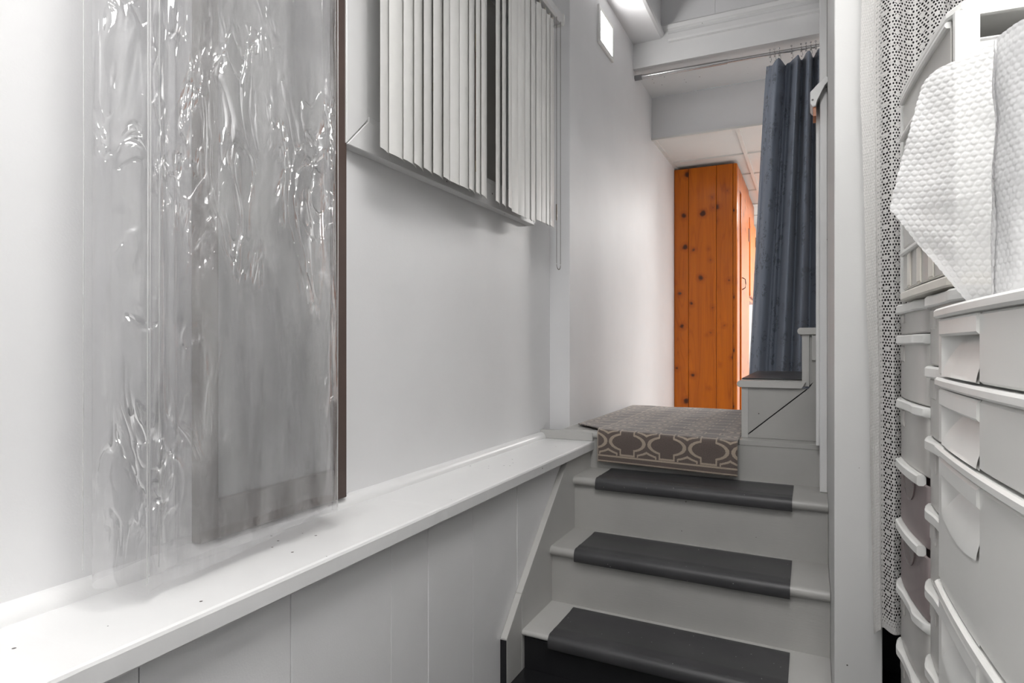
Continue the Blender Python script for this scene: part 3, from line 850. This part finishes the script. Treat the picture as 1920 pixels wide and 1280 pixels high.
# tower A: nearest, bowed frosted drawers
def tower_near():
    n0, f0 = (.187, .470), (.156, 1.028)
    t = thing('drawer_tower', 'large frosted white drawer tower nearest the viewer at right edge', 'drawer tower', (.34, .76, 0))
    pts, nrm = frontcurve(n0, f0, .012, .02, 26)
    dep = .36
    lev = [1.142, 1.051, .961, .779, .597, .415, .233, .045]
    bm = new(); frame_mesh(bm, Vector(n0) - nrm * .014, Vector(f0) - nrm * .014, nrm, dep, .045, 1.13, lev[1:], .016)
    obj('frame', bm, 'frost', t)
    bm = new(); band(bm, pts, nrm, 1.129, 1.142, .006, dep)
    obj('lid', bm, 'plastic_white', t)
    for i, (zt, zb) in enumerate(zip(lev, lev[1:])):
        z1 = zt - .014; z0 = zb + .0005
        bm = new()
        # drawer shell: front with hollow behind
        n = len(pts)
        hs, he = 2, 11     # handle zone in curve steps (far end)
        fr = [p + nrm * 0.0 for p in pts]
        band(bm, fr[he:], nrm, z0 + .002, z1, .0, .003)
        band(bm, fr[:hs + 1], nrm, z0 + .002, z1, .0, .003)
        # scooped handle zone: grid recessed towards the middle
        zone = fr[hs:he + 1]; m = len(zone) - 1
        scoop_h = min(z1 - z0, .075)
        rows_ = []
        for j in range(13):
            v = j / 12; z = z1 - (z1 - z0 - .002) * v; row = []
            for k, p in enumerate(zone):
                uu = k / m
                edge = min(1, min(uu / .22, (1 - uu) / .06))
                s_ = (z1 - z) / scoop_h
                dpt = 0 if s_ > 1 else .024 * math.cos(s_ * math.pi / 2) ** .8 * max(0, edge) ** .7
                q = p - nrm * dpt
                row.append(bm.verts.new((q.x, q.y, z)))
            rows_.append(row)
        for P, Q in zip(rows_, rows_[1:]):
            for k in range(m): bm.faces.new((P[k], P[k + 1], Q[k + 1], Q[k]))
        b0, b1 = Vector(f0) - nrm * .03, Vector(n0) - nrm * .03
        prism(bm, inset_box(b1, b0, nrm, dep - .06), 'z', z0 + .004, z0 + .007)
        obj_d = obj('drawer', bm, 'frost', t, 'auto')
        bm = new(); band(bm, pts[hs:he + 1], nrm, z1 - .023, z1 - .0005, .003, .001); obj('handle_flap', bm, 'plastic_white', obj_d)
        bm = new(); rows_ = []; K = 12
        ztop = z1 - .024; zrim = max(z0 + .006, z1 - scoop_h)
        for j in range(11):
            v = j / 10; row = []
            lf = .10 + .30 * (1 - v) ** 1.6
            for k in range(K + 1):
                uu = (lf + (.965 - lf) * k / K) * m; ii = min(m - 1, int(uu)); p = zone[ii].lerp(zone[ii + 1], uu - ii)
                z = ztop + (zrim - ztop) * v - .010 * v * math.sin(math.pi * min(1, k / K * 1.0) * .9)
                q = p - nrm * (.016 * (1 - v) ** 1.4 - .0015)
                row.append(bm.verts.new((q.x, q.y, max(z, z0 + .003))))
            rows_.append(row)
        for P, Q in zip(rows_, rows_[1:]):
            for k in range(K): bm.faces.new((P[k], P[k + 1], Q[k + 1], Q[k]))
        obj('pull_scoop', bm, 'plastic_white', obj_d, True)
        if i: 
            bm = new(); band(bm, pts, nrm, zt - .0125, zt, .005, .02); obj('lip', bm, 'plastic_white', obj_d)
    bm = new(); band(bm, pts, nrm, 0, .045, .004, dep); obj('base', bm, 'plastic_white', t)
    return t
tower_near()

# narrow towers behind: wavy cream lips over clear drawers
def tower_small(label, n0, f0, lev, styles, dep=.34):
    t = thing('drawer_tower', label, 'drawer tower', ((n0[0] + f0[0]) / 2 + .17, (n0[1] + f0[1]) / 2, lev[-1]))
    pts, nrm = frontcurve(n0, f0, .008, .02, 22)
    bm = new(); frame_mesh(bm, Vector(n0) - nrm * .012, Vector(f0) - nrm * .012, nrm, dep, lev[-1], lev[0] - .012, lev[1:], .012)
    obj('frame', bm, 'clear', t)
    bm = new(); band(bm, pts, nrm, lev[0] - .012, lev[0], -.004, dep); obj('lid', bm, 'plastic_cream', t)
    for i, (zt, zb) in enumerate(zip(lev, lev[1:])):
        st = styles[min(i, len(styles) - 1)]
        z1 = zt - .013; z0 = zb + .003
        mat = {'wave': 'clear', 'moon': 'mauve'}[st]
        bm = new()
        band(bm, pts, nrm, z0, z1, .0, .0025)
        b0, b1 = Vector(f0) - nrm * .01, Vector(n0) - nrm * .01
        prism(bm, inset_box(b1, b0, nrm, dep - .05), 'z', z0 + .001, z0 + .003)
        for p in (b0, b1):
            s = (b1 - b0).normalized() * (.008 if p is b0 else -.008)
            c = [p + s, p + s * 1.3, p + s * 1.3 - nrm * (dep - .05), p + s - nrm * (dep - .05)]
            prism(bm, [(k.x, k.y) for k in c], 'z', z0, z1 - .01)
        d = obj('drawer', bm, mat, t, 'auto')
        # lip with a wavy thumb pull
        bm = new()
        if st == 'wave':
            band(bm, pts, nrm, z1 - .006, zt + .001, .007, .004, lambda q: .006 * (math.exp(-((q - .22) / .10) ** 2) + math.exp(-((q - .78) / .10) ** 2)))
        else:
            band(bm, pts[3:-3], nrm, z1 - .004, zt + .004, .012, .004)
            band(bm, pts[:4], nrm, z1 - .004, zt + .002, .006, .004)
        obj('lip', bm, 'plastic_white', d, 'auto')
        # pull recess outline
        if st == 'moon':
            bm = new()
            mid = pts[len(pts) // 2]; u = (pts[-1] - pts[0]).normalized(); rr = .052
            prev = None
            V = []
            for k in range(17):
                a = math.pi * k / 16
                p = mid + u * rr * math.cos(a) + nrm * .002; V.append(bm.verts.new((p.x, p.y, z1 - .004 - rr * .95 * math.sin(a))))
            for k in range(17):
                a = math.pi * k / 16
                p = mid + u * rr * math.cos(a) - nrm * .001; V.append(bm.verts.new((p.x, p.y, z1 - .004 - rr * .95 * math.sin(a))))
            bm.faces.new(V[:17]); bm.faces.new(V[17:][::-1])
            for k in range(16): bm.faces.new((V[k], V[17 + k], V[18 + k], V[k + 1]))
            pr = obj('pull_recess', bm, 'moon_clear', d)
        else:
            bm = new(); c = pts[3:8]
            band(bm, c, nrm, z1 - min(.045, (z1 - z0) * .55), z1 - .008, .0025, .001); obj('finger_pull', bm, 'clear', d, 'auto')
    return t
M['moon_clear'] = frosted('moon_pull_plastic', (.34, .27, .27), .35, .2)
# far tower C, middle tower B and the one stacked on them
tower_small('clear drawer tower with mauve middle drawers beside the lace curtain', (.205, 1.405), (.186, 1.690),
            [1.182, 1.115, .974, .837, .70, .562, .425, .285, .145, .02], ['wave', 'wave', 'wave', 'moon', 'moon', 'wave', 'wave', 'wave'])
tower_small('narrow clear drawer tower squeezed behind the large frosted tower', (.214, 1.105), (.200, 1.395),
            [1.180, 1.055, .925, .80, .66, .52, .38, .24, .10, .02], ['wave'])

def tower_top():
    n0, f0 = (.200, 1.16), (.172, 1.56)
    t = thing('drawer_tower', 'white framed drawer unit stacked highest behind the bubble wrap', 'drawer tower', (.37, 1.36, 1.186))
    pts, nrm = frontcurve(n0, f0, .004, .012, 14)
    dep = .33; z0, z1 = 1.186, 1.620
    a, b_ = Vector(f0), Vector(n0); u = (b_ - a).normalized()
    bm = new(); band(bm, pts, nrm, z0, z0 + .018, .004, dep); obj('base_rim', bm, 'plastic_cream', t)
    bm = new(); band(bm, pts, nrm, z1 - .014, z1, .004, dep); obj('top_frame', bm, 'plastic_white', t)
    # near side: posts and panel with a slot opening
    bm = new()
    def sp(s0, s1, za, zb, th=.008):
        p = b_ - nrm * s0; q = b_ - nrm * s1
        prism(bm, [(k.x, k.y) for k in (p, q, q - u * th, p - u * th)], 'z', za, zb)
    sp(0, .032, z0 + .018, z1 - .014, .012); sp(dep - .03, dep, z0 + .018, z1 - .014, .012)
    sp(.032, dep - .03, z1 - .024, z1 - .014); sp(.032, dep - .03, z0 + .018, z1 - .062)
    sp(.030, dep - .03, z1 - .066, z1 - .060, .012)
    obj('side_panel', bm, 'plastic_white', t)
    bm = new()
    p = a
    prism(bm, [(k.x, k.y) for k in (p, p - nrm * dep, p - nrm * dep + u * .008, p + u * .008)], 'z', z0 + .018, z1 - .014); obj('side_panel', bm, 'plastic_white', t)
    lev = [1.606, 1.530, 1.455, 1.375, 1.290, 1.204]
    for i, (zt, zb) in enumerate(zip(lev, lev[1:])):
        ip = pts[1:-1]
        bm = new(); band(bm, ip, nrm, zb + .004, zt - .002, -.002, .004)
        prism(bm, inset_box(b_ - nrm * .01 - u * .02, a - nrm * .01 + u * .02, nrm, dep - .05), 'z', zb + .004, zb + .007)
        d = obj('drawer', bm, 'clear', t, 'auto')
        bm = new(); band(bm, ip, nrm, zt - .012, zt - .002, .006, .003); obj('lip', bm, 'plastic_white', d)
        for k in ((2, 5, 8) if i == 4 else ()):
            bm = new(); band(bm, ip[k:k + 2], nrm, zb + .006, zt - .012, .001, .001); obj('rib', bm, 'plastic_cream', d)
tower_top()

# ---------------------------------------------------------------- bubble wrap
bw = thing('bubble_wrap', 'upright roll of clear bubble wrap with a loose flap on drawer tower', 'bubble wrap', (.26, .93, 1.142))
SPB = .0092
def bub(s, z):
    j = math.floor(z / (SPB * .866)); best = 9
    for jj in (j, j + 1):
        off = .5 * SPB if jj % 2 else 0
        i = round((s - off) / SPB)
        for ii in (i - 1, i, i + 1):
            best = min(best, math.hypot(s - ii * SPB - off, z - jj * SPB * .866))
    r = SPB * .40
    return min(1, 1.5 * math.sqrt(max(0, 1 - (best / r) ** 2))) if best < r else 0
# flap: outline (x,z) of a hanging, folded sheet
def flapf(u, v):
    # left edge: from (.195,1.150) up to (.105,1.292) to (.150,1.487);  right edge at x=.33
    zl = 1.148 + .339 * v
    if zl < 1.292: xl = .200 - .095 * (zl - 1.148) / .144
    else: xl = .105 + .045 * ((zl - 1.292) / .195) ** 1.1
    zr = 1.152 + .352 * v
    x = xl + (.30 - xl) * u; z = zl + (zr - zl) * u
    if v > .93: 
        k = (v - .93) / .07; x += .012 * k * k * (1 - u)
    y = 1.055 - .055 * u + .014 * math.sin(u * 5 + v * 2) + .006 * noise.noise(Vector((u * 5, v * 6, 0)))
    b_ = bub(x * 1.02, z + .1 * x)
    return (x - .001 * b_, y - .0007 * b_, z)
bm = new(); grid(bm, 190, 320, flapf)
obj('flap', bm, 'bubble', bw, True)
def rollf(u, v):
    a = u * 2 * math.pi * 1.12 + 2.4
    z = 1.1425 + .325 * v
    r = .062 + .003 * u + .004 * noise.noise(Vector((math.cos(a) * 2, math.sin(a) * 2, v * 5)))
    r += .0006 * bub(a * .062, z)
    return (.268 + r * math.cos(a), .945 + r * math.sin(a), z)
bm = new(); grid(bm, 360, 260, rollf); obj('roll', bm, 'bubble_roll', bw, True)
bm = new(); tube(bm, [(.268, .945, 1.1425), (.268, .945, 1.455)], .052, 24); obj('roll_core', bm, 'bubble_roll', bw, 'auto')

# ---------------------------------------------------------------- lamps, with added back and stairwell lights
def lamp_light(name, parent, kind, loc, watts, size=(.1, .1), rot=(0, 0, 0), col=(1, .985, .965)):
    l = bpy.data.lights.new(name, kind); l.energy = watts; l.color = col
    if kind == 'AREA': l.shape = 'RECTANGLE'; l.size, l.size_y = size
    else: l.shadow_soft_size = size[0]
    o = bpy.data.objects.new(name, l); COL.objects.link(o); o.location = loc; o.rotation_euler = rot
    o.parent = parent; o.matrix_parent_inverse = Matrix.Translation(-world_off(parent))
def panel_lamp(label, x0, x1, y0, y1, z, watts):
    t = thing('ceiling_lamp', label, 'lamp', ((x0 + x1) / 2, (y0 + y1) / 2, z))
    bm = new()
    for q in ((x0, x1, y0, y0 + .03), (x0, x1, y1 - .03, y1), (x0, x0 + .03, y0 + .03, y1 - .03), (x1 - .03, x1, y0 + .03, y1 - .03)): box(bm, *q, z - .05, z)
    obj('housing', bm, 'plastic_white', t)
    pbox('diffuser', 'lamp_emit', t, x0 + .03, x1 - .03, y0 + .03, y1 - .03, z - .045, z - .02)
    lamp_light('lamp_tube', t, 'AREA', ((x0 + x1) / 2, (y0 + y1) / 2, z - .052), watts, (x1 - x0 - .06, y1 - y0 - .06))
panel_lamp('white panel lamp on the ceiling over the stair foot', -.35, .40, .05, .95, 2.78, L_ROOM)
panel_lamp('added fill light panel on the ceiling behind the viewer', -.75, -.15, -1.5, -.9, 2.78, L_BACK_FILL)  # added fill, brightens the drawer fronts
panel_lamp('white panel lamp set in the tiled ceiling of far room right of the closet', .766, 1.344, 5.07, 5.66, 2.556, L_FAR)
panel_lamp('white panel lamp set deepest in the tiled ceiling of far room', .166, .744, 6.29, 6.88, 2.556, L_DEEP)
t = thing('added_stair_light', 'added unseen lamp in the side stairwell', 'lamp', (1.5, 3.2, 2.36))  # added out of view to throw a light edge on the corridor wall
bm = new(); tube(bm, [(1.45, 3.2, 2.43), (1.45, 3.2, 2.9)], .012, 10); obj('stem', bm, 'steel', t, 'auto')
bm = new(); tube(bm, [(1.45, 3.2, 2.42), (1.45, 3.2, 2.45), (1.45, 3.2, 2.46)], [.07, .04, .015], 16); obj('shade', bm, 'plastic_white', t, 'auto')
lamp_light('bulb', t, 'POINT', (1.45, 3.2, 2.36), L_ALCOVE_ADDED, (.05,))
lamp_light('bulb', wl, 'AREA', (W2 + .014, 3.29, 2.785), L_WALL, (.16, .21), (0, R(-90), 0))
